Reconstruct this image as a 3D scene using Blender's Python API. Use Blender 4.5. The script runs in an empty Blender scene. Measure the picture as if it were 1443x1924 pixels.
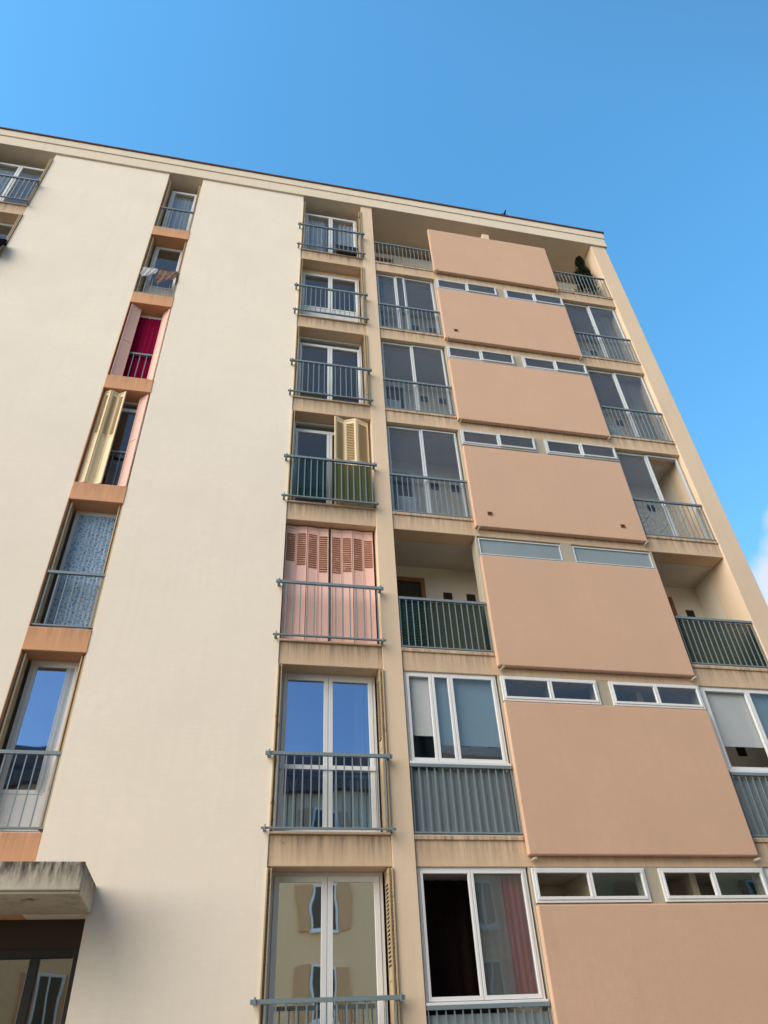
import bpy, math, random, bmesh
from mathutils import Vector, Matrix
random.seed(7)
E=1.65
sc=bpy.context.scene
# ---------------------------------------------------------------- materials
def nmat(name):
    m=bpy.data.materials.new(name); m.use_nodes=True
    nt=m.node_tree; nt.nodes.clear()
    o=nt.nodes.new('ShaderNodeOutputMaterial'); return m,nt,o
def N(nt,t,**k):
    n=nt.nodes.new(t)
    for a,v in k.items():
        if a in n.inputs.keys(): n.inputs[a].default_value=v
        else: setattr(n,a,v)
    return n
def pos(nt,scale=(1,1,1)):
    g=nt.nodes.new('ShaderNodeNewGeometry'); m=nt.nodes.new('ShaderNodeMapping')
    m.inputs['Scale'].default_value=scale; nt.links.new(g.outputs['Position'],m.inputs['Vector']); return m.outputs['Vector']
def noise(nt,scale,vs=(1,1,1),detail=4,rough=.6):
    n=N(nt,'ShaderNodeTexNoise'); n.inputs['Scale'].default_value=scale; n.inputs['Detail'].default_value=detail; n.inputs['Roughness'].default_value=rough
    nt.links.new(pos(nt,vs),n.inputs['Vector']); return n.outputs['Fac']
def ramp(nt,fac,a,b,c0=(0,0,0,1),c1=(1,1,1,1)):
    r=nt.nodes.new('ShaderNodeValToRGB'); r.color_ramp.elements[0].position=a; r.color_ramp.elements[1].position=b
    r.color_ramp.elements[0].color=c0; r.color_ramp.elements[1].color=c1
    nt.links.new(fac,r.inputs['Fac']); return r.outputs['Color']
def mix(nt,fac,a,b,mode='MIX'):
    m=nt.nodes.new('ShaderNodeMix'); m.data_type='RGBA'; m.blend_type=mode
    for s,v in ((0,fac),(6,a),(7,b)):
        if hasattr(v,'links'): nt.links.new(v,m.inputs[s])
        else: m.inputs[s].default_value = v if s==0 else (tuple(v)+(1,))[:4]
    return m.outputs[2]
def mth(nt,op,a,b=None,c=None,clamp=False):
    m=nt.nodes.new('ShaderNodeMath'); m.operation=op; m.use_clamp=clamp
    for i,v in enumerate((a,b,c)):
        if v is None: continue
        if hasattr(v,'links'): nt.links.new(v,m.inputs[i])
        else: m.inputs[i].default_value=v
    return m.outputs[0]
def surf(name,col,rough=.85,big=.12,streak=.0,streakcol=(.12,.1,.08),bump=.15,bscale=70,spot=0.,spotcol=(.25,.1,.04),spec=.3,metal=0.,brick=0.,spotscale=6.,drip=0.,topstain=None):
    m,nt,o=nmat(name); b=nt.nodes.new('ShaderNodeBsdfPrincipled')
    b.inputs['Roughness'].default_value=rough; b.inputs['Specular IOR Level'].default_value=spec; b.inputs['Metallic'].default_value=metal
    dark=tuple(c*(1-big) for c in col); lite=tuple(min(.95,c*(1+big*.5)) for c in col)
    c=mix(nt,ramp(nt,noise(nt,.7),.3,.7),dark,lite)
    c=mix(nt,ramp(nt,noise(nt,9,detail=6),.3,.75),c,tuple(x*(1-big*.6) for x in col))
    if brick:
        br=nt.nodes.new('ShaderNodeTexBrick'); g=nt.nodes.new('ShaderNodeNewGeometry'); s=nt.nodes.new('ShaderNodeSeparateXYZ'); cb=nt.nodes.new('ShaderNodeCombineXYZ')
        nt.links.new(g.outputs['Position'],s.inputs[0]); nt.links.new(s.outputs['X'],cb.inputs['X']); nt.links.new(s.outputs['Z'],cb.inputs['Y']); nt.links.new(cb.outputs[0],br.inputs['Vector'])
        br.inputs['Scale'].default_value=1; br.inputs['Brick Width'].default_value=.14; br.inputs['Row Height'].default_value=.07; br.inputs['Mortar Size'].default_value=.006; br.inputs['Mortar Smooth'].default_value=.6
        br.inputs['Color1'].default_value=(1,1,1,1); br.inputs['Color2'].default_value=(.99,.99,.99,1); br.inputs['Mortar'].default_value=(1-brick,)*3+(1,)
        c=mix(nt,1.0,c,br.outputs['Color'],'MULTIPLY')
    if streak:
        f=ramp(nt,noise(nt,1.,(7,7,.45),6,.7),.5,.8); f2=ramp(nt,noise(nt,.9),.35,.65)
        c=mix(nt,mth(nt,'MULTIPLY',mth(nt,'MULTIPLY',f,f2),streak),c,streakcol)
    if drip:
        g=nt.nodes.new('ShaderNodeNewGeometry'); s=nt.nodes.new('ShaderNodeSeparateXYZ'); nt.links.new(g.outputs['Position'],s.inputs[0])
        u=mth(nt,'MODULO',mth(nt,'ADD',s.outputs['Z'],28-1.51),2.8)
        top=mth(nt,'MULTIPLY',mth(nt,'SUBTRACT',u,2.40),2.6)
        f=ramp(nt,noise(nt,1.,(16,16,.8),6,.7),.38,.66)
        k=mth(nt,'MULTIPLY',mth(nt,'MULTIPLY',f,top),drip,clamp=True)
        c=mix(nt,k,c,streakcol)
    if topstain:
        g=nt.nodes.new('ShaderNodeNewGeometry'); s=nt.nodes.new('ShaderNodeSeparateXYZ'); nt.links.new(g.outputs['Position'],s.inputs[0])
        zt,h=topstain
        top=mth(nt,'DIVIDE',mth(nt,'SUBTRACT',s.outputs['Z'],zt-h),h,clamp=True)
        f=ramp(nt,noise(nt,1.,(14,14,2.5),8,.75),.34,.60)
        c=mix(nt,mth(nt,'MULTIPLY',mth(nt,'MULTIPLY',f,top),1.5,clamp=True),c,streakcol)
    if spot:
        f=ramp(nt,noise(nt,spotscale,detail=8,rough=.7),.66-spot*.25,.72-spot*.2)
        c=mix(nt,f,c,spotcol)
    nt.links.new(c,b.inputs['Base Color'])
    if bump:
        bp=nt.nodes.new('ShaderNodeBump'); bp.inputs['Strength'].default_value=bump; bp.inputs['Distance'].default_value=.01
        nt.links.new(noise(nt,bscale,detail=3),bp.inputs['Height']); nt.links.new(bp.outputs[0],b.inputs['Normal'])
    nt.links.new(b.outputs[0],o.inputs[0]); return m
def glassmat(name,base=.04,tint=(.95,.97,.975),refl=(.9,.95,1.),k=1.,dust=0.):
    m,nt,o=nmat(name)
    lw=nt.nodes.new('ShaderNodeLayerWeight'); lw.inputs['Blend'].default_value=.5
    p5=mth(nt,'POWER',lw.outputs['Facing'],4.0)
    fac=mth(nt,'MULTIPLY_ADD',p5,k,base+.02,clamp=True)
    t=nt.nodes.new('ShaderNodeBsdfTransparent'); t.inputs[0].default_value=tint+(1,)
    g=nt.nodes.new('ShaderNodeBsdfGlossy'); g.inputs['Roughness'].default_value=.015; g.inputs['Color'].default_value=refl+(1,)
    bp=nt.nodes.new('ShaderNodeBump'); bp.inputs['Strength'].default_value=.12; bp.inputs['Distance'].default_value=.02
    nt.links.new(noise(nt,1.6,detail=1),bp.inputs['Height']); nt.links.new(bp.outputs[0],g.inputs['Normal'])
    to=t.outputs[0]
    if dust:
        d=nt.nodes.new('ShaderNodeBsdfDiffuse'); d.inputs[0].default_value=(.42,.43,.42,1)
        y=nt.nodes.new('ShaderNodeMixShader'); nt.links.new(mth(nt,'MULTIPLY',ramp(nt,noise(nt,2.5,(1,1,.5),5),.2,.8,(.4,.4,.4,1)),dust),y.inputs[0]); nt.links.new(to,y.inputs[1]); nt.links.new(d.outputs[0],y.inputs[2]); to=y.outputs[0]
    x=nt.nodes.new('ShaderNodeMixShader'); nt.links.new(fac,x.inputs[0]); nt.links.new(to,x.inputs[1]); nt.links.new(g.outputs[0],x.inputs[2])
    nt.links.new(x.outputs[0],o.inputs[0]); return m
def cloth(name,col,alpha=1.,pattern=None,pcol=(1,1,1),transl=.35,weave=None):
    m,nt,o=nmat(name)
    d=nt.nodes.new('ShaderNodeBsdfDiffuse'); tl=nt.nodes.new('ShaderNodeBsdfTranslucent')
    if weave:
        br=nt.nodes.new('ShaderNodeTexBrick'); g=nt.nodes.new('ShaderNodeNewGeometry'); s=nt.nodes.new('ShaderNodeSeparateXYZ'); cb=nt.nodes.new('ShaderNodeCombineXYZ')
        nt.links.new(g.outputs['Position'],s.inputs[0]); nt.links.new(s.outputs['X'],cb.inputs['X']); nt.links.new(s.outputs['Z'],cb.inputs['Y']); nt.links.new(cb.outputs[0],br.inputs['Vector'])
        br.inputs['Scale'].default_value=1; br.inputs['Brick Width'].default_value=weave*2; br.inputs['Row Height'].default_value=weave; br.inputs['Mortar Size'].default_value=weave*.32; br.inputs['Mortar Smooth'].default_value=.4
        br.inputs['Color1'].default_value=tuple(pcol)+(1,); br.inputs['Color2'].default_value=tuple(x*.7 for x in pcol)+(1,); br.inputs['Mortar'].default_value=tuple(col)+(1,)
        c=br.outputs['Color']
    elif pattern:
        v=nt.nodes.new('ShaderNodeTexVoronoi'); v.inputs['Scale'].default_value=pattern; nt.links.new(pos(nt),v.inputs['Vector'])
        c=mix(nt,ramp(nt,v.outputs['Distance'],.25,.45),col,pcol)
    else: c=mix(nt,noise(nt,5),tuple(x*.85 for x in col),col)
    nt.links.new(c,d.inputs[0]); nt.links.new(c,tl.inputs[0])
    x=nt.nodes.new('ShaderNodeMixShader'); x.inputs[0].default_value=transl; nt.links.new(d.outputs[0],x.inputs[1]); nt.links.new(tl.outputs[0],x.inputs[2])
    out=x.outputs[0]
    if alpha<1:
        t=nt.nodes.new('ShaderNodeBsdfTransparent'); y=nt.nodes.new('ShaderNodeMixShader'); y.inputs[0].default_value=alpha
        nt.links.new(t.outputs[0],y.inputs[1]); nt.links.new(out,y.inputs[2]); out=y.outputs[0]
    nt.links.new(out,o.inputs[0]); return m
M={}
ez=1.77+E
M['wall']=surf('cream_render',(.91,.795,.655),big=.07,streak=.18,streakcol=(.58,.48,.36),bump=.12,bscale=45,brick=.02)
M['tan']=surf('tan_render',(.71,.51,.335),big=.12,streak=.4,streakcol=(.30,.22,.16),bump=.2,bscale=50,spot=.04,spotcol=(.36,.25,.16),drip=1.1)
M['pillar']=surf('ochre_render',(.80,.61,.43),big=.10,streak=.4,streakcol=(.46,.37,.27),bump=.2,bscale=50)
M['panel']=surf('peach_render',(.675,.43,.295),big=.07,streak=.32,streakcol=(.47,.30,.2),bump=.25,bscale=60)
M['peach']=surf('orange_render',(.72,.37,.20),big=.10,streak=.25,streakcol=(.3,.18,.1),bump=.2,bscale=50,drip=.6)
M['grey']=surf('weathered_concrete',(.48,.42,.32),big=.15,streak=.5,streakcol=(.2,.17,.12),bump=.25,bscale=40)
M['conc']=surf('stained_concrete',(.60,.53,.41),big=.25,streak=.8,streakcol=(.07,.06,.05),bump=.5,bscale=25,spot=.15,spotcol=(.16,.14,.11),spotscale=3,topstain=(ez+.33,.30))
M['eave']=surf('eave_render',(.82,.69,.53),big=.08,streak=.3,streakcol=(.4,.33,.25),bump=.15)
M['flash']=surf('roof_flashing',(.18,.10,.075),rough=.6,big=.2)
M['inner']=surf('interior_paint',(.50,.48,.43),big=.1,bump=0)
M['logwall']=surf('loggia_render',(.80,.70,.56),big=.08,streak=.2,streakcol=(.4,.33,.24),bump=.15)
M['white']=surf('white_pvc',(.80,.80,.79),rough=.35,big=.03,bump=0,spec=.5,streak=.25,streakcol=(.5,.47,.42))
M['alu']=surf('aluminium_frame',(.60,.63,.64),rough=.4,big=.05,bump=0,spec=.5,streak=.2,streakcol=(.3,.28,.25))
M['rail']=surf('grey_blue_paint',(.20,.26,.29),rough=.5,big=.15,bump=.1,spot=.1,spotcol=(.22,.10,.05),spotscale=14,spec=.5)
M['yel']=surf('yellow_shutter_paint',(.86,.68,.43),rough=.6,big=.08,bump=.1,streak=.4,streakcol=(.40,.27,.14),spot=.08)
M['yold']=surf('faded_shutter_paint',(.52,.39,.24),rough=.7,big=.15,bump=.1,streak=.5,streakcol=(.14,.09,.05),spot=.25,spotcol=(.16,.07,.03))
M['pink']=surf('pink_shutter_paint',(.84,.53,.44),rough=.6,big=.06,bump=.1,streak=.35,streakcol=(.5,.26,.17))
M['rust']=surf('rusty_louvre',(.52,.24,.14),rough=.8,big=.3,bump=.2,spot=.38,spotcol=(.78,.46,.36),spotscale=11)
M['yslat']=surf('yellow_louvre',(.70,.53,.30),rough=.7,big=.2,bump=.1)
M['slot']=surf('louvre_slot',(.30,.19,.09),bump=0)
M['dark']=surf('dark_gap',(.03,.025,.02),bump=0)
M['black']=surf('black_metal',(.015,.014,.013),rough=.4,bump=0,spec=.5)
M['winp']=surf('grey_window_pane',(.12,.085,.06),rough=.5,bump=0)
M['brown']=surf('brown_lintel',(.07,.045,.035),bump=.1)
M['wood']=surf('brown_wood',(.34,.15,.07),rough=.6,big=.2,bump=.1)
M['terra']=surf('terracotta_vent',(.30,.14,.09),bump=.2)
M['glass']=glassmat('window_glass',.05,k=1.3)
M['glassl']=glassmat('dusty_loggia_glass',.045,k=1.,dust=.08,tint=(.93,.95,.96))
M['glassb']=glassmat('mirror_like_glass',.76,k=1.,refl=(1.,.97,.92))
M['glassm']=glassmat('blue_reflection_glass',.50,k=1.,refl=(.52,.72,1.))  # blue put into the reflection colour to deepen the mirrored sky
M['glassn']=glassmat('entrance_glass',.30,k=1.,refl=(1.,.93,.85),tint=(.5,.5,.5))
M['glassd']=glassmat('dull_glass',.05,tint=(.8,.84,.86),k=1.)
M['frost']=surf('frosted_panel',(.30,.36,.38),rough=.35,big=.2,bump=.1,streak=.3,streakcol=(.2,.24,.26),spec=.5)
M['frostt']=cloth('frosted_balustrade_plastic',(.44,.51,.54),.78,transl=.45)
M['green']=cloth('green_woven_mesh',(.006,.016,.012),.90,transl=.15,pcol=(.06,.125,.085),weave=.028)
M['teal']=cloth('teal_mesh',(.012,.04,.045),.66,transl=.15,pcol=(.03,.09,.09),weave=.02)
M['olive']=cloth('olive_cloth',(.15,.17,.08),.97)
M['mesh']=cloth('insect_mesh',(.16,.19,.19),.6,110.,(.3,.33,.33))
M['sheer']=cloth('sheer_curtain',(.80,.82,.82),.7)
M['lace']=cloth('lace_curtain',(.13,.29,.50),.92,24.,(.48,.64,.82))
M['magenta']=cloth('magenta_curtain',(.36,.012,.065))
M['blind']=cloth('roller_blind',(.74,.78,.79),1.)
M['blindb']=cloth('blue_roller_blind',(.42,.62,.73),1.)
M['redc']=cloth('maroon_curtain_cloth',(.42,.10,.11))
M['dkin']=cloth('dark_interior_sheet',(.035,.022,.020))
M['cw']=cloth('white_towel',(.75,.75,.74))
M['cp']=cloth('patterned_towel',(.06,.03,.025),1,22.,(.34,.22,.18))
M['cb']=cloth('black_cloth',(.012,.012,.014))
M['ceil']=surf('loggia_ceiling',(.62,.57,.49),big=.1,streak=0,bump=.1)
M['opp']=surf('yellow_render',(.98,.60,.33),big=.06,streak=.1,bump=.1)
M['oppsh']=surf('ochre_shutter',(.75,.40,.20),bump=0)
M['asphalt']=surf('asphalt',(.11,.10,.09),big=.25,bump=.4,bscale=120)
M['pave']=surf('pavement_concrete',(.28,.25,.21),big=.2,bump=.3)
M['leaf']=surf('dark_foliage',(.03,.06,.025),big=.4,bump=0)
M['leafl']=surf('lime_foliage',(.30,.42,.06),big=.3,bump=0)
M['pot']=surf('plastic_pot',(.25,.10,.06),big=.1,bump=0)
M['bin']=surf('dark_plastic',(.03,.035,.04),rough=.4,bump=0)
# ---------------------------------------------------------------- mesh helpers
class MB:
    def __init__(s): s.v=[];s.f=[];s.m=[]
    def hexa(s,p,m=0):
        b=len(s.v); s.v+=[Vector(q) for q in p]
        for f in ((0,3,2,1),(4,5,6,7),(0,1,5,4),(1,2,6,5),(2,3,7,6),(3,0,4,7)): s.f.append([b+i for i in f]); s.m.append(m)
    def box(s,x0,x1,y0,y1,z0,z1,m=0):
        s.hexa([(x0,y0,z0),(x1,y0,z0),(x1,y1,z0),(x0,y1,z0),(x0,y0,z1),(x1,y0,z1),(x1,y1,z1),(x0,y1,z1)],m)
    def ring(s,x0,x1,z0,z1,t,y0,y1,m=0,tb=None):
        tb=tb or t
        s.box(x0,x0+t,y0,y1,z0,z1,m); s.box(x1-t,x1,y0,y1,z0,z1,m)
        s.box(x0+t,x1-t,y0,y1,z0,z0+tb,m); s.box(x0+t,x1-t,y0,y1,z1-t,z1,m)
    def quad(s,p,m=0):
        b=len(s.v); s.v+=[Vector(q) for q in p]; s.f.append([b+i for i in range(len(p))]); s.m.append(m)
    def prism(s,poly,y0,y1,m=0):
        n=len(poly); b=len(s.v)
        s.v+=[Vector((x,y0,z)) for x,z in poly]+[Vector((x,y1,z)) for x,z in poly]
        s.f.append([b+i for i in range(n)]); s.m.append(m); s.f.append([b+n+i for i in reversed(range(n))]); s.m.append(m)
        for i in range(n):
            j=(i+1)%n; s.f.append([b+j,b+i,b+n+i,b+n+j]); s.m.append(m)
    def rod(s,a,b_,r,m=0,n=6):
        a=Vector(a);b_=Vector(b_);d=(b_-a).normalized(); u=d.orthogonal().normalized(); w=d.cross(u); k=len(s.v)
        for c in (a,b_):
            for i in range(n):
                t=2*math.pi*i/n; s.v.append(c+(u*math.cos(t)+w*math.sin(t))*r)
        for i in range(n):
            j=(i+1)%n; s.f.append([k+i,k+j,k+n+j,k+n+i]); s.m.append(m)
        s.f.append([k+i for i in reversed(range(n))]); s.m.append(m); s.f.append([k+n+i for i in range(n)]); s.m.append(m)
WL={}
def make(mb,name,mats,parent=None,bevel=0,smooth=False,label=None,cat=None,group=None,kind=None):
    lo=Vector([min(v[i] for v in mb.v) for i in range(3)]); hi=Vector([max(v[i] for v in mb.v) for i in range(3)])
    c=(lo+hi)/2; c.z=lo.z
    me=bpy.data.meshes.new(name); me.from_pydata([v-c for v in mb.v],[],mb.f)
    if not isinstance(mats,(list,tuple)): mats=[mats]
    for q in mats: me.materials.append(M[q])
    for p,i in zip(me.polygons,mb.m): p.material_index=i; p.use_smooth=smooth
    me.update()
    bm=bmesh.new(); bm.from_mesh(me)
    if not smooth: bmesh.ops.recalc_face_normals(bm,faces=bm.faces)
    bm.to_mesh(me); bm.free()
    o=bpy.data.objects.new(name,me); sc.collection.objects.link(o); WL[o.name]=c
    if parent is not None: o.parent=parent; o.location=c-WL[parent.name]
    else: o.location=c
    if bevel:
        b=o.modifiers.new('bevel','BEVEL'); b.width=bevel; b.segments=2; b.limit_method='ANGLE'
    if label: o['label']=label
    if cat: o['category']=cat
    if group: o['group']=group
    if kind: o['kind']=kind
    return o
def empty(name,loc,label,cat,group=None,parent=None):
    o=bpy.data.objects.new(name,None); o.location=loc; sc.collection.objects.link(o); WL[o.name]=Vector(loc)
    if label: o['label']=label
    if cat: o['category']=cat
    if group: o['group']=group
    if parent is not None: o.parent=parent; o.location=Vector(loc)-WL[parent.name]
    return o
def F(r): return 2.66+2.8*(6-r)+E
def T(r): return 5.08+2.8*(6-r)+E
AX=(-7.52,-5.91); BX=(-3.04,-2.16); CX=(.56,2.17); LX=(2.48,4.03); RX=(7.58,9.15); XR=9.63
TOP=19.38+E
B=empty('apartment_building',(0,0,0),'cream and peach seven-storey apartment block with balconies and shutters','building')
def bx(name,mat,x0,x1,y0,y1,z0,z1,bevel=.006,parent=B,**k):
    mb=MB(); mb.box(x0,x1,y0,y1,z0,z1); return make(mb,name,mat,parent,bevel=bevel,**k)
mb=MB(); mb.prism([(-5.91,0),(-3.72,0),(-3.72,ez),(-3.04,ez),(-3.04,TOP),(-5.91,TOP)],0,.34); make(mb,'wall','wall',B)
mb=MB(); mb.prism([(-1.47,0),(.56,0),(.56,TOP),(-2.16,TOP),(-2.16,ez),(-1.47,ez)],0,.34); make(mb,'wall','wall',B)
bx('wall','wall',-14,AX[0]-.31,0,.34,0,TOP)
bx('pillar','pillar',AX[0]-.31,AX[0],.0,.5,0,TOP)
bx('pillar','pillar',CX[1],LX[0],.0,.5,0,TOP)
bx('pillar','pillar',RX[1],XR,.0,.6,0,TOP,.01)
bx('side_wall','wall',9.40,XR-.01,.6,11.98,0,TOP,0)
bx('side_wall','wall',-13.99,-13.8,.34,11.98,0,TOP,0)
bx('rear_wall','wall',-13.8,9.40,11.78,11.97,0,TOP,0)
for r in range(1,8):
    if r>1: 
        mb=MB(); mb.box(-13.8,9.40,.36,11.78,T(r),F(r-1)); make(mb,'floor_slab','ceil',B)
    z1=F(r); z0=T(r+1) if r<7 else 0
    if r<7:
        for X in (AX,CX):
            bx('spandrel_band','tan',X[0],X[1],.02,.36,z0,z1,.012)
            bx('ledge','tan',X[0]+.002,X[1]-.002,-.012,.30,z1+.001,z1+.035,.008)
        bx('spandrel_band','peach',BX[0],BX[1],-.012 if r<6 else .01,.36,z0 if r<6 else ez,z1,.012)
        bx('spandrel_band','tan',LX[0],RX[1],.03,.36,z0,z1,.012)
        for X in (LX,RX): bx('ledge','tan',X[0]+.002,X[1]-.002,.006,.36,z1-.05,z1+.012,.008)
    else:
        bx('plinth_wall','tan',AX[0],AX[1],.02,.36,z0,z1)
        bx('plinth_wall','tan',CX[0],CX[1],.02,.36,z0,z1)
        bx('plinth_wall','tan',LX[0],RX[1],.03,.36,z0,z1)
bx('floor_slab','inner',-3.7,9.40,.36,11.78,F(7)-.3,F(7),0)
for x in (-7.9,-5.8,-3.2,-2.05,.45,2.28):
    bx('partition_wall','inner',x,x+.1,.36 if x!=2.28 else .5,4.2,F(7),TOP,0)
for x in (5.0,6.6):
    for r in range(2,8): bx('partition_wall','logwall',x,x+.1,.37,4.2,F(r),T(r),0)
bx('rear_partition_wall','inner',-13.8,9.40,4.2,4.35,F(7),TOP,0)
bx('partition_wall','logwall',2.38,2.48,.5,4.2,F(7),TOP,0)
bx('partition_wall','logwall',9.15,9.40,.6,4.2,F(7),TOP,0)
# roof
mb=MB(); mb.box(-14.05,XR+.05,-.05,12.05,TOP,TOP+.42); mb.box(-14.06,XR+.07,-.075,12.07,TOP+.42,TOP+.72)
roof=make(mb,'roof_eave','eave',B,bevel=.01)
bx('roof_flashing','flash',-14.1,XR+.11,-.115,12.1,TOP+.72,TOP+.765,.008,parent=roof)
# ---- windows
def sheet(name,mat,x0,x1,y,z0,z1,parent,amp=.03,folds=8,label=None):
    mb=MB(); n=int(folds*6); ph=random.random()*6
    for i in range(n+1):
        t=i/n; x=x0+(x1-x0)*t; a=math.sin(t*folds*2*math.pi+ph)+.4*math.sin(t*folds*4.7+ph*2)
        mb.v+= [Vector((x,y+amp*a,z0)),Vector((x+.01*a,y+amp*a*.6,z1))]
    for i in range(n): mb.f.append([2*i,2*i+2,2*i+3,2*i+1]); mb.m.append(0)
    return make(mb,name,mat,parent,smooth=True,label=label)
def window(x0,x1,z0,z1,y,splits=(),mat='white',glass='glass',t=.045,leaf=.05,transom=0,lower=0,sill=True,open_leaf=None,parent=B):
    mb=MB(); mb.ring(x0,x1,z0,z1,t,y,y+.08)
    if sill: mb.box(x0-.01,x1+.01,y-.05,y+.0,z0-.02,z0+.025)
    xs=[x0+t]+list(splits)+[x1-t]; za,zb=z0+t,z1-t
    if transom:
        zb2=z1-t-transom; mb.box(x0+t,x1-t,y+.005,y+.075,zb2-.04,zb2)
    gl=MB()
    for i in range(len(xs)-1):
        a,b=xs[i]+.003,xs[i+1]-.003; top=zb if not transom else zb2-.045
        oy=y-.012-(.022*(i%2) if mat=='alu' else 0)
        mb.ring(a,b,za+.003,top-.003,leaf,oy,oy+.05,tb=leaf*1.3)
        zz=za+.003+leaf*1.3
        if lower:
            mb.box(a+leaf,b-leaf,oy+.01,oy+.035,zz,za+lower); mb.box(a+leaf,b-leaf,oy+.002,oy+.045,za+lower,za+lower+leaf); zz=za+lower+leaf
        if open_leaf is None or i not in open_leaf:
            gl.box(a+leaf,b-leaf,oy+.022,oy+.028,zz,top-.003-leaf)
    if transom: gl.box(x0+t,x1-t,y+.03,y+.036,zb2,zb)
    w=make(mb,'window',mat,parent,bevel=.004)
    if gl.v: make(gl,'glass_pane',glass,w)
    return w
def leafp(mb,p0,p1,z0,z1,th=.018,louv=(.55,.93),ms=1,mg=.045):
    p0=Vector((p0[0],p0[1],0));p1=Vector((p1[0],p1[1],0)); u=(p1-p0); L=u.length; u.normalize(); n=Vector((u.y,-u.x,0)) 
    def ob(a,b,c,d,e,f,m):
        P=lambda s,t,z: p0+u*s+n*t+Vector((0,0,z))
        mb.hexa([P(a,c,e),P(b,c,e),P(b,d,e),P(a,d,e),P(a,c,f),P(b,c,f),P(b,d,f),P(a,d,f)],m)
    ob(0.004,L-.004,-th/2,th/2,z0,z1,0)
    H=z1-z0; e=min(.03,mg-.005)
    ob(0.004,e,th/2,th/2+.008,z0,z1,0); ob(L-e,L-.004,th/2,th/2+.008,z0,z1,0)
    for q in (0,.5,1): ob(e,L-e,th/2,th/2+.007,z0+q*(H-.05),z0+q*(H-.05)+.05,0)
    z=z0+H*louv[0]
    while z<z0+H*louv[1]:
        ob(mg+.004,L-mg-.004,th/2,th/2+.003,z,z+.014,2)
        ob(mg,L-mg,th/2+.003,th/2+.016,z+.014,z+.026,ms)
        z+=.046
def shutter(pts,z0,z1,mats=('yel','yslat','slot'),label=None,louv=(.5,.94),mg=.045):
    mb=MB()
    for i,(a,b) in enumerate(zip(pts[:-1],pts[1:])):
        lv=louv[i] if isinstance(louv,list) else louv
        leafp(mb,a,b,z0,z1,louv=lv,mg=mg)
    return make(mb,'shutter',list(mats),B,label=label)
def stack(x,side,z0,z1,ya=.27,yb=-.035):
    mb=MB()
    for i in range(3):
        xx=x+side*(.012+.019*i); y0=ya-.01*i; y1=yb+.02*((i*2)%3)
        leafp(mb,(xx,y0),(xx+side*.004*i,y1),z0,z1,th=.009)
    return make(mb,'shutter',['yold','yold','dark'],B,label='faded yellow metal shutter folded against the reveal')
def railing(x0,x1,z0,z1,y,xa=None,xb=None,n=14,brackets=True,r=.008,lab=None):
    xa=x0 if xa is None else xa; xb=x1 if xb is None else xb
    mb=MB(); mb.box(xa,xb,y-.022,y+.022,z1-.045,z1); mb.box(xa,xb,y-.018,y+.018,z0,z0+.022)
    for i in range(n+1):
        x=x0+.02+(x1-x0-.04)*i/n; j=random.uniform(-.003,.003)
        mb.box(x-r+j,x+r+j,y-r,y+r,z0+.022,z1-.045)
    if brackets:
        for x in (xa+.03,xb-.07):
            mb.box(x,x+.04,y+.022,.0,z1-.04,z1-.005); mb.box(x,x+.04,y+.018,.0,z0+.002,z0+.02)
            mb.box(x+.008,x+.032,y-.035,y-.022,z1-.06,z1+.02)
            mb.box(x+.012,x+.028,y-.032,y-.018,z0-.02,z0+.05)
    return make(mb,'railing','rail',B,label=lab)
def colrail(X,r): return railing(X[0]+.04,X[1]-.05,F(r)+.03,F(r)+1.03,-.12,X[0]-.11,X[1]+.04,13)
for X in (CX,AX):
    for r in range(1,8):
        isC=X is CX
        z0,z1=F(r)+.04,T(r)
        xa,xb=X[0]+.07,X[1]-.08; mid=(xa+xb)/2
        g={6:'glassm',7:'glassb',5:'glassd'}.get(r,'glass') if isC else 'glass'
        if isC and r==2: w=window(xa,xb,z0,z1-.16,.3,(mid,),lower=.72,glass=g)
        elif isC and r in (3,4): w=window(xa,xb,z0,z1,.3,(mid,),glass=g,transom=.16)
        elif isC and r==7: w=window(xa,xb,z0,z1,.3,(mid,),glass=g,leaf=.07)
        elif isC and r==6: w=window(xa,xb,z0,z1,.3,(mid,),glass=g,leaf=.065)
        else: w=window(xa,xb,z0,z1,.3,(mid,),glass=g)
        if isC and r==2: bx('roller_shutter_box','tan',X[0],X[1],.30,.36,z1-.16,z1)
        if r in (1,) and isC or not isC:
            sheet('curtain','sheer',xa+.08,mid-.15,.42,z0,z1-.1,w,folds=5)
            if isC: sheet('curtain','sheer',mid+.22,xb-.05,.42,z0,z1-.1,w,folds=4)
        if isC and r==6:
            mb=MB(); mb.box(xa+.045,xb-.045,.265,.287,z0+.90,z0+.96); make(mb,'glazing_bar','white',w)
            sheet('curtain','sheer',xb-.32,xb-.06,.42,z0,z1,w,folds=4)
        if isC and r==7: sheet('curtain','sheer',xa+.05,mid-.05,.42,z0,z1,w,folds=6)
        if r not in (5,4) or not isC:
            stack(X[0],1,z0,z1-.02); stack(X[1],-1,z0,z1-.02)
        colrail(X,r)
z0,z1=F(4)+.04,T(4)-.03
stack(CX[0],1,z0,z1)
shutter([(1.42,.02),(1.63,.11),(1.86,.03),(2.12,.13)],z0,z1+.0,label='pale yellow louvred shutter standing half open')
z0,z1=F(5)+.03,T(5)-.03
shutter([(.58,.17),(.77,.19),(.96,.165),(1.15,.19),(1.335,.175)],z0,z1,('pink','rust','rust'),'closed pink shutter with rusty louvres',[(.68,.92),(.65,.93),(.63,.93),(.60,.93)],.022)
shutter([(1.375,.175),(1.565,.19),(1.755,.165),(1.945,.19),(2.13,.17)],z0,z1,('pink','rust','rust'),'closed pink shutter with rusty louvres',[(.60,.93),(.62,.93),(.64,.93),(.67,.92)],.022)
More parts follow.
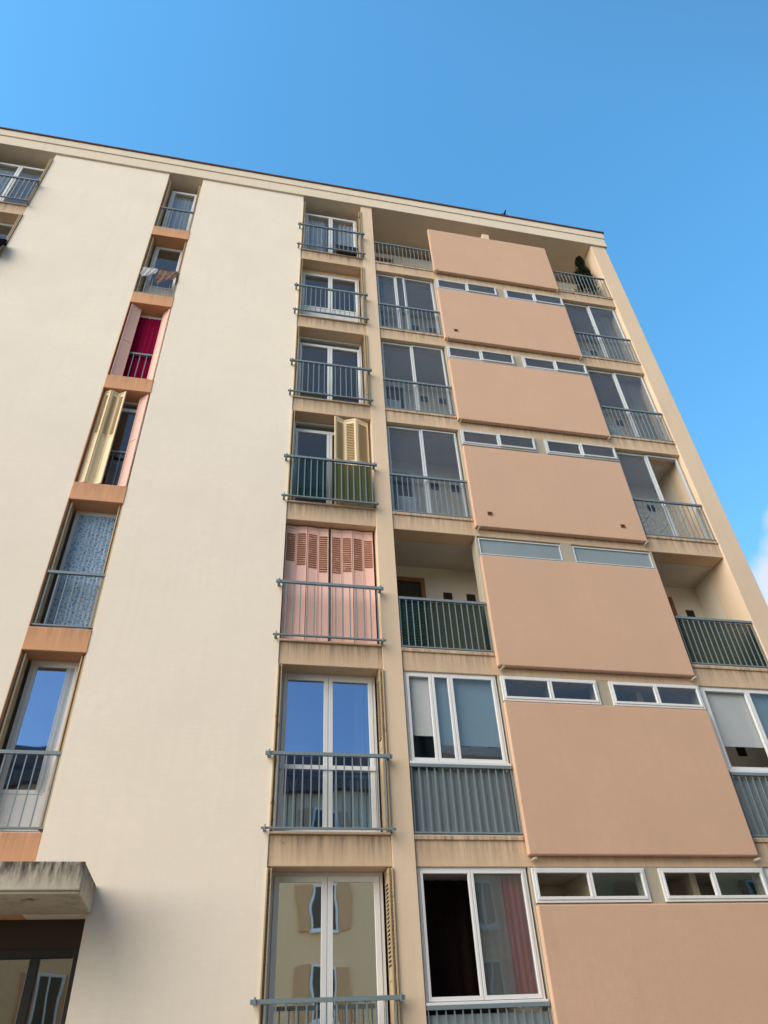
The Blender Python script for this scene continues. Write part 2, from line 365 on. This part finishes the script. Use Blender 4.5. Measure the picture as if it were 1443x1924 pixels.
mb=MB(); mb.quad([(.66,-.10,F(4)+.06),(1.38,-.10,F(4)+.06),(1.38,-.10,F(4)+.98),(.66,-.10,F(4)+.98)]); make(mb,'privacy_screen','teal',B,label='dark teal see-through mesh screen behind the railing')
sheet('privacy_screen','olive',1.40,2.10,-.085,F(4)+.05,F(4)+.98,B,amp=.006,folds=5,label='olive cloth screen behind the railing')
# column B
for r in range(1,7):
    z0,z1=F(r)+.04,T(r); xa,xb=-2.94,-2.235
    bx('window_reveal','peach',-3.04,-3.028,.0,.34,F(r),T(r),0)
    low={1:0,2:.6,6:.45}.get(r,0)
    w=window(xa,xb,z0,z1,.30,(),glass={6:'glassm',5:'glassd'}.get(r,'glass'),leaf=.055,lower=low,transom=.14 if r==4 else 0)
    if r in (1,): sheet('curtain','sheer',xa+.08,xb-.05,.40,z0,z1-.05,w,folds=6,label='white net curtain')
    if r==3: sheet('curtain','magenta',xa+.06,xb-.05,.275,z0+.05,z1-.12,w,amp=.008,folds=6,label='magenta curtain')
    if r==5: sheet('curtain','lace',xa+.06,xb-.06,.275,z0+.05,z1-.10,w,amp=.006,folds=9,label='blue-white lace curtain')
    if r==6: sheet('curtain','sheer',xb-.20,xb-.10,.278,z0+.52,z1-.10,w,amp=.004,folds=2,label='white net curtain at the edge of the pane')
    if r not in (3,4): stack(-3.028,1,z0,z1-.02,yb=0.02); stack(BX[1],-1,z0,z1-.02,yb=0.02)
    railing(-2.99,-2.18,F(r)+.04,F(r)+1.0,.035 if r not in (3,4) else .215,-3.025,-2.163,6,brackets=False,r=.007)
z0,z1=F(3)+.04,T(3)-.02
shutter([(-3.0,.03),(-2.80,.16)],z0,z1,('pink','rust','dark'),'pink shutter leaf standing open',(.6,.6)); shutter([(-2.33,.19),(-2.18,.02)],z0,z1,('pink','rust','dark'),'pink shutter leaf standing open',(.6,.6))
z0,z1=F(4)+.04,T(4)-.02
shutter([(-3.0,.09),(-2.87,.03),(-2.74,.10),(-2.60,.02)],z0,z1,label='pale yellow louvred shutter half open'); shutter([(-2.36,.17),(-2.19,.03)],z0,z1,('pink','rust','dark'),'pink shutter leaf standing open',(.6,.6))
mb=MB(); mb.quad([(-2.58,.24,F(4)+.06),(-2.22,.24,F(4)+.06),(-2.22,.24,F(4)+.8),(-2.58,.24,F(4)+.8)]); make(mb,'privacy_screen','mesh',B)
# loggias
DB=1.15
for r in range(1,8):
    f,t=F(r),T(r)
    for side,X in (('L',LX),('R',RX)):
        x0,x1=X
        if not (r==1 and side=='R'):
            dx=x0-.02 if side=='L' else x0+.1
            xl=2.48 if side=='L' else 6.7; xe=9.15 if (side=='R' or r==1) else 5.0
            mb=MB(); mb.box(dx+.85,xe,DB,DB+.15,f,t); mb.box(dx,dx+.85,DB,DB+.15,f+2.15,t)
            if dx>xl: mb.box(xl,dx,DB,DB+.15,f,t)
            make(mb,'loggia_wall','logwall',B)
            mb=MB(); mb.ring(dx,dx+.85,f,f+2.15,.08,DB-.03,DB+.05); mb.box(dx+.08,dx+.77,DB,DB+.04,f+.9,f+1.0)
            d=make(mb,'balcony_door','wood' if r in (1,5) else 'white',B)
            mb=MB(); mb.box(dx+.08,dx+.77,DB+.01,DB+.015,f+.08,f+.9); mb.box(dx+.08,dx+.77,DB+.01,DB+.015,f+1.0,f+2.07); make(mb,'glass_pane','glassd',d)
            for vx in (1.18,1.64):
                bx('air_vent','dark',x0+vx,x0+vx+.17,DB-.015,DB-.001,f+1.68,f+1.87,0)
        mid=(x0+x1)/2
        if r in (2,3,4):
            op=(1,) if (r==4 and side=='R') else None
            spl=(mid-.02,) if r!=2 or side=='R' else (mid-.25,mid-.02,)
            w=window(x0+.02,x1-.02,f+.02,t-.01,.13,spl,mat='alu',glass='glassl',t=.03,leaf=.03,sill=False,open_leaf=op)
            if (r,side) in ((2,'R'),(3,'R')): sheet('curtain','mesh',mid+.05,x1-.1,.30,f+.05,t-.05,w,amp=.012,folds=4)
            if (r,side)==(2,'L'): sheet('curtain','mesh',x0+.06,mid-.1,.30,f+.05,t-.05,w,amp=.012,folds=4)
        if r==6:
            if side=='L': w=window(x0+.02,x1-.03,f+.98,t,.06,(x0+.46,x0+.76),mat='white',glass='glassl',t=.035,leaf=.04,open_leaf=(0,))
            else: w=window(x0+.02,x1-.03,f+.98,t,.06,(x0+.9,),mat='white',glass='glassl',t=.035,leaf=.04,open_leaf=(0,))
            sheet('roller_blind','blind',x0+.07,x0+(.45 if side=='L' else .88),.12,f+1.42,t-.03,w,amp=.001,folds=2,label='white roller blind half lowered')
            sheet('roller_blind','blindb',x0+(.50 if side=='L' else .95),x0+1.48,.15,f+1.30,t-.03,w,amp=.001,folds=2,label='pale blue roller blind')
            mb=MB(); n=26
            for i in range(n):
                a=x0+.02+(x1-x0-.05)*i/n; b=x0+.02+(x1-x0-.05)*(i+1)/n; d=.012*(i%2)
                mb.box(a+.001,b-.001,.075+d,.10,f+.03,f+.90)
            make(mb,'balustrade_panel','frostt',B,label='ribbed frosted balustrade panel')
        if r==7:
            w=window(x0+.02,x1-.03,f+.93,t,.06,(x0+.74,),mat='white',glass='glassl',t=.035,leaf=.035,open_leaf=(0,) if side=='L' else None)
            sheet('curtain','mesh',x0+.8,x1-.36,.14,f+.9,t-.05,w,amp=.004,folds=4)
            sheet('curtain','redc',x1-.42,x1-.08,.17,f+.9,t-.05,w,amp=.012,folds=4,label='maroon curtain')
            sheet('curtain','dkin',x0+.02,x0+1.1,.7,f+.1,t-.02,w,amp=.03,folds=6,label='dark sheet standing in for the shaded loggia interior')  # dark sheet added to paint in the dim interior, hides the door behind
            bx('balustrade_panel','frost',x0+.02,x1-.03,.07,.10,f+.0,f+.84,0)
        railing(x0+.01,x1-.01,f+.03,f+(.97 if r<7 else .93),.03,n=14 if r!=6 else 13,brackets=False,r=.007)
        if r==5:
            sheet('privacy_screen','green',x0+.02,x1-.03,.065,f+.05,f+.93,B,amp=.004,folds=7,label='dark green mesh screen behind the railing')
    pz0=f+{1:-.11,2:-.17,3:-.14,4:-.22,5:-.25,6:-.25,7:-3}[r]; pz1=f+{1:1.95,2:1.87,3:1.88,4:1.87,5:1.92,6:1.94,7:1.95}[r]
    if r==7: pz0=.3
    bx('cladding_panel','panel',4.035,7.51,-.075,.02,pz0,pz1,.014)
    if r>1:
        zt=t-.44
        bx('backing_wall','grey',4.03,7.58,.025,.3,f,zt-.002,0)
        for a,b in ((5.705,5.915),(7.555,7.58),(4.03,4.055)): bx('mullion_pier','grey',a,b,.03,.3,zt,t,0)
        for a,b in ((4.06,5.70),(5.92,7.55)):
            if r==5: window(a,b,zt+.01,t-.03,.04,(),mat='alu',glass='frost',t=.02,leaf=.015,sill=False)
            else:
                op=(0,) if r==7 else None
                window(a,b,zt+.005,t-.015 ,.0,((a+b)/2,),mat='white' if r>5 else 'alu',glass='glass' if r>5 else 'glassl',t=.03,leaf=.03,sill=False,open_leaf=op)
    else:
        bx('pillar','pillar',5.72,5.92,.05,.3,pz1-.1,t,.008)
    for xx in (4.09,7.46):
        mb=MB(); mb.rod((xx,.0,pz0-.05),(xx,-.15,pz0-.06),.018,0,8); make(mb,'drain_pipe','grey',B)
def vent(x,z):
    mb=MB(); mb.ring(x,x+.10,z,z+.08,.014,-.087,-.075); mb.box(x+.014,x+.086,-.081,-.0745,z+.014,z+.066,1); make(mb,'air_vent',['terra','dark'],B)
vent(4.28,F(2)+.12); vent(4.30,F(4)+.06); vent(7.02,F(4)+.06)
# entrance & canopy
mb=MB(); mb.box(-4.2,-1.42,-1.03,-.001,ez,ez+.30); mb.box(-4.2,-1.42,-1.06,-1.031,ez+.03,ez+.31)
make(mb,'entrance_canopy','conc',B,bevel=.02)
bx('door_lintel','brown',-3.72,-1.47,.28,.34,ez-.3,ez,0)
bx('entrance_reveal','brown',-3.72,-1.47,.345,.355,ez-.3,ez+.3,0)
mb=MB(); mb.ring(-3.72,-1.47,.1,ez-.3,.09,.24,.34); mb.box(-2.66,-2.52,.24,.34,.19,ez-.39); mb.box(-2.02,-1.92,.24,.33,.19,ez-.39)
d=make(mb,'entrance_door','black',B,bevel=.005)
mb=MB(); mb.box(-3.63,-2.66,.29,.297,.19,ez-.39); mb.box(-2.52,-2.02,.29,.297,.19,ez-.39); mb.box(-1.92,-1.56,.29,.297,.19,ez-.39); make(mb,'glass_pane','glassn',d)
bx('door_step','conc',-4.0,-1.3,-.8,.34,.12,.24,.01)
# ---------------------------------------------------------------- loose things
def towel(mat,x0,x1,y,ztop,drop,label,name='towel',amp=.012):
    mb=MB(); n=14; k=8
    for j in range(k+1):
        for i in range(n+1):
            t=i/n; s=j/k; x=x0+(x1-x0)*(t+ .03*math.sin(s*5)); a=math.sin(t*9+s*2)*amp*(s+.2)
            mb.v.append(Vector((x,y-.035-.02*s-abs(a),ztop+.01-drop*s*(1-.22*math.sin(t*5+x0)))))
    for j in range(k):
        for i in range(n):
            q=j*(n+1)+i; mb.f.append([q,q+1,q+n+2,q+n+1]); mb.m.append(0)
    b=len(mb.v)
    for i in range(n+1):
        t=i/n; mb.v.append(Vector((x0+(x1-x0)*t,y+.035,ztop+.01))); mb.v.append(Vector((x0+(x1-x0)*t,y+.04,ztop-.25*drop)))
    for i in range(n):
        mb.f.append([i,i+1,b+2*i+2,b+2*i]); mb.m.append(0); mb.f.append([b+2*i,b+2*i+2,b+2*i+3,b+2*i+1]); mb.m.append(0)
    return make(mb,name,mat,None,smooth=True,label=label,cat=name,group='laundry hung on the railings')
towel('cw',-2.98,-2.66,.035,F(2)+1.0,.36,'white towel hung over a narrow window railing',amp=.04)
towel('cp',-2.64,-2.22,.035,F(2)+1.0,.50,'dark patterned towel hung over a narrow window railing',amp=.04)
towel('cb',-6.45,-5.86,-.12,F(2)+1.03,.42,'black shirt draped over a balcony railing','shirt',.05)
def plant(x,y,z,h,w,mat,n,label,cone=True):
    e=empty('potted_plant',(x,y,z),label,'plant')
    mb=MB(); k=14
    prof=[(.10,0),(.15,.26),(.165,.26),(.165,.30),(.14,.30),(.13,.27)]
    for r_,zz in prof:
        for i in range(k): a=2*math.pi*i/k; mb.v.append(Vector((x+r_*math.cos(a),y+r_*math.sin(a),z+zz)))
    for j in range(len(prof)-1):
        for i in range(k): a=j*k+i; b=j*k+(i+1)%k; mb.f.append([a,b,b+k,a+k]); mb.m.append(0)
    mb.f.append(list(range((len(prof)-1)*k,len(prof)*k))); mb.m.append(0); mb.f.append(list(range(k))[::-1]); mb.m.append(0)
    make(mb,'pot','pot',e)
    mb=MB(); mb.rod((x,y,z+.27),(x+.02,y,z+h*.8),.02); make(mb,'trunk','wood',e)
    mb=MB()
    for i in range(n):
        s=random.random()**.8; zz=z+.38+s*(h-.38)
        R=w*(1-s)**.6*(.72+.35*math.sin(zz*7+i%3)) if cone else w*math.sin(math.pi*min(1,s*.9+.1))
        a=random.uniform(0,6.283); q=R*math.sqrt(random.uniform(.25,1))
        c=Vector((x+q*math.cos(a)+(.2*s if cone else 0),y+q*math.sin(a)*.8,zz)); d=Vector((math.cos(a),math.sin(a),random.uniform(.3,1.4))).normalized(); u=d.orthogonal().normalized(); L=random.uniform(.05,.12)
        mb.quad([c,c+d*L*.5+u*.018,c+d*L,c+d*L*.5-u*.018])
    make(mb,'foliage',mat,e)
plant(8.68,.36,F(1),2.5,.36,'leaf',5500,'tall dark leaning conical shrub in a pot on the top balcony')
plant(2.78,.35,F(6),.95,.22,'leafl',700,'lime green bushy plant in a pot behind the frosted balustrade',False)
def rack(x,y,z):
    mb=MB()
    for s in (0,.5):
        mb.rod((x,y+s,z),(x+.55,y+s,z+.95),.011); mb.rod((x+.55,y+s,z),(x,y+s,z+.95),.011)
    mb.rod((x,y,z+.95),(x,y+.5,z+.95),.011); mb.rod((x+.55,y,z+.95),(x+.55,y+.5,z+.95),.011)
    for i in range(6): mb.rod((x-.3+i*.23,y,z+.97),(x-.3+i*.23,y+.5,z+.97),.005)
    mb.rod((x-.32,y,z+.97),(x+.88,y,z+1.2),.01); mb.rod((x-.32,y+.5,z+.97),(x+.88,y+.5,z+1.2),.01)
    make(mb,'drying_rack','alu',None,label='folding metal drying rack standing in an open loggia',cat='drying rack')
rack(8.2,.5,F(4)+.012)
e=MB(); e.box(1.45,2.0,-.09,.12,F(1)+.06,F(1)+.30); e.box(1.43,2.02,-.095,.13,F(1)+.30,F(1)+.34); make(e,'planter_box','bin',None,bevel=.01,label='dark plastic planter box behind the top window railing',cat='planter')
for r,X0 in ((3,2.6),(4,2.75),(2,2.7),(3,7.9),(2,7.8)):
    m=MB(); a=X0
    m.box(a,a+.35,.45,.8,F(r)+.02,F(r)+.75); m.box(a+.02,a+.33,.435,.45,F(r)+.1,F(r)+.7,1); m.box(a-.01,a+.36,.44,.81,F(r)+.75,F(r)+.79)
    make(m,'storage_cupboard',['white','alu'],None,bevel=.006,label='small white storage cupboard standing on a glazed loggia',cat='cupboard',group='cupboards standing on the loggias')
# bird
mb=MB(); c=Vector((16.5,14.6,51+E))
body=[(-.17,.0,0),(-.08,.035,0.03),(.06,.04,.035),(.16,.015,.02),(.20,0,0.01)]
rings=[]
for (bx_,r_,zz) in body:
    k=len(mb.v)
    for i in range(6): a=i*math.pi/3; mb.v.append(c+Vector((bx_,max(r_,.004)*math.cos(a),zz+max(r_,.004)*math.sin(a))))
    rings.append(k)
for a,b in zip(rings[:-1],rings[1:]):
    for i in range(6): j=(i+1)%6; mb.f.append([a+i,a+j,b+j,b+i]); mb.m.append(0)
for s in (1,-1):
    P=[(.07,.02*s,.03),(.10,.16*s,.10),(.0,.36*s,.06),(-.04,.17*s,.08),(-.06,.02*s,.02)]
    mb.quad([c+Vector(p) for p in P])
mb.quad([c+Vector(p) for p in ((-.16,.01,0),(-.27,.05,0),(-.27,-.05,0),(-.16,-.01,0))])
make(mb,'bird','cb',None,label='small dark bird gliding above the roof',cat='bird')
# ---------------------------------------------------------------- opposite building
O=empty('apartment_building',(4,-20,0),'low yellow rendered building with ochre shutters across the street','building')
mb=MB(); mb.box(-14,26,-30,-20,0,11.6); make(mb,'wall','opp',O)
mb=MB(); mb.box(-14.3,26.3,-30.3,-19.6,11.6,11.85); mb.prism([(-14.3,11.85),(26.3,11.85),(25,13.2),(-13,13.2)],-30,-19.8); make(mb,'roof','flash',O)
for i in range(12):
    for j in range(4):
        x=-12+i*3.1; z=1.0+j*2.75
        mb=MB(); mb.ring(x,x+1.0,z,z+1.6,.08,-20,-19.95); mb.box(x+.46,x+.54,-20,-19.96,z+.08,z+1.52); mb.box(x-.08,x+1.08,-20,-19.88,z-.08,z-.002)
        w=make(mb,'window','white',O)
        mb=MB(); mb.box(x+.08,x+.92,-19.995,-19.985,z+.08,z+1.52); make(mb,'glass_pane','winp',w)
        if (i*j)%5==3: mb=MB(); [mb.box(x+.04+q,x+.5+q,-19.945,-19.92,z+.02,z+1.58) for q in (0,.47)]
        else: mb=MB(); [mb.box(x+q,x+q+.5,-19.97,-19.93,z,z+1.6) for q in (-.52,1.02)]
        make(mb,'shutter','oppsh',w)
for j in (1,):
    z=.55+j*2.75; mb=MB(); mb.box(3.6,5.6,-19.999,-19.2,z,z+.14); b=make(mb,'balcony_slab','opp',O)
    mb=MB(); mb.box(3.62,5.58,-19.24,-19.21,z+1.0,z+1.04)
    for i in range(19): x=3.64+i*.1085; mb.box(x,x+.014,-19.235,-19.215,z+.14,z+1.0)
    make(mb,'railing','black',b)
g=MB(); g.quad([(-600,-600,0),(600,-600,0),(600,600,0),(-600,600,0)]); make(g,'ground','asphalt',None,kind='structure',label='grey asphalt ground')
mb=MB(); mb.box(-20,16,-2.2,-.002,.001,.12); make(mb,'pavement','pave',None,bevel=.01,kind='structure',label='concrete pavement with kerb')
# ---------------------------------------------------------------- world, sun, camera
SUN=Vector((-.76,-.40,.50)).normalized()
el=math.asin(SUN.z); az=math.atan2(SUN.x,SUN.y)
W=bpy.data.worlds.new('World'); sc.world=W; W.use_nodes=True; nt=W.node_tree; nt.nodes.clear()
wo=nt.nodes.new('ShaderNodeOutputWorld'); bg=nt.nodes.new('ShaderNodeBackground'); sk=nt.nodes.new('ShaderNodeTexSky')
sk.sky_type='NISHITA'; sk.sun_disc=False; sk.sun_elevation=el; sk.sun_rotation=az; sk.air_density=1.0; sk.dust_density=.5; sk.ozone_density=1.2
tc=nt.nodes.new('ShaderNodeTexCoord')
nz=nt.nodes.new('ShaderNodeTexNoise'); nz.inputs['Scale'].default_value=9; nz.inputs['Detail'].default_value=7
nt.links.new(tc.outputs['Generated'],nz.inputs['Vector'])
cd=Vector((10.9,9.73,7.4)).normalized()
dd=nt.nodes.new('ShaderNodeVectorMath'); dd.operation='DISTANCE'; nt.links.new(tc.outputs['Generated'],dd.inputs[0]); dd.inputs[1].default_value=cd
m1=mth(nt,'MULTIPLY_ADD',nz.outputs['Fac'],-.25,dd.outputs['Value'])
mr=nt.nodes.new('ShaderNodeMapRange'); nt.links.new(m1,mr.inputs['Value']); mr.inputs['From Min'].default_value=-.02; mr.inputs['From Max'].default_value=-.07; mr.inputs['To Min'].default_value=0; mr.inputs['To Max'].default_value=.9
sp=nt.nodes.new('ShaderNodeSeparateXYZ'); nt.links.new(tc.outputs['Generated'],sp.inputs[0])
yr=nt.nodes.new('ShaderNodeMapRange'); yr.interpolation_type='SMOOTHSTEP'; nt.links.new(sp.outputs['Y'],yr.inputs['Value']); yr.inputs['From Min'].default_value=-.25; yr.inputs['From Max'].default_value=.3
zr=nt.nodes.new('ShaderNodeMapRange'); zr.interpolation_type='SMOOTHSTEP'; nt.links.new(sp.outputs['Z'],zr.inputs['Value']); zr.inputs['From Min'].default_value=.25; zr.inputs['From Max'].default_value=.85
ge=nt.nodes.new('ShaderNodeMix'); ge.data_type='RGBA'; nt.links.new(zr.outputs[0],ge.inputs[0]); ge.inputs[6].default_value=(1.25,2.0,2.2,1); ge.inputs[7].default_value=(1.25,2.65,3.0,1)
gc=nt.nodes.new('ShaderNodeMix'); gc.data_type='RGBA'; nt.links.new(yr.outputs[0],gc.inputs[0]); gc.inputs[6].default_value=(1.05,1.12,1.12,1); nt.links.new(ge.outputs[2],gc.inputs[7])  # gain held low behind the camera to trim sky fill on the facade
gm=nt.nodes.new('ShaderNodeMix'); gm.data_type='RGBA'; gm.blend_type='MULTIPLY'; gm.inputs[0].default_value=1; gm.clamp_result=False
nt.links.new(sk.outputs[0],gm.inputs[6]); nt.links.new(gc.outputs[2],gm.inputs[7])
cm=nt.nodes.new('ShaderNodeMix'); cm.data_type='RGBA'; nt.links.new(mr.outputs[0],cm.inputs[0]); nt.links.new(gm.outputs[2],cm.inputs[6]); cm.inputs[7].default_value=(5.9,6.2,6.6,1)
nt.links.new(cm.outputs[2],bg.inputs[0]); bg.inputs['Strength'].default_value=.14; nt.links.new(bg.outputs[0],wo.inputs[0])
L=bpy.data.lights.new('fill_sun','SUN'); L.energy=4.3; L.angle=math.radians(62); L.color=(1,.91,.79)  # wide soft lamp added as fill for the shaded facade
lo=bpy.data.objects.new('fill_sun',L); lo.rotation_euler=SUN.to_track_quat('Z','Y').to_euler(); sc.collection.objects.link(lo); lo.location=(-30,-30,40)
cam=bpy.data.cameras.new('camera'); co=bpy.data.objects.new('camera',cam); sc.collection.objects.link(co); sc.camera=co
cam.sensor_fit='HORIZONTAL'; cam.sensor_width=36; cam.lens=36*1333/1443; cam.clip_end=3000; cam.clip_start=.05
R=Matrix.Rotation(-.2346,4,'Z')@Matrix.Rotation(math.pi/2+.68792,4,'X')@Matrix.Rotation(-.05839,4,'Z')
co.matrix_world=Matrix.Translation((0,-9.732,E))@R
sc.view_settings.view_transform='Standard'; sc.view_settings.look='None'; sc.view_settings.exposure=0
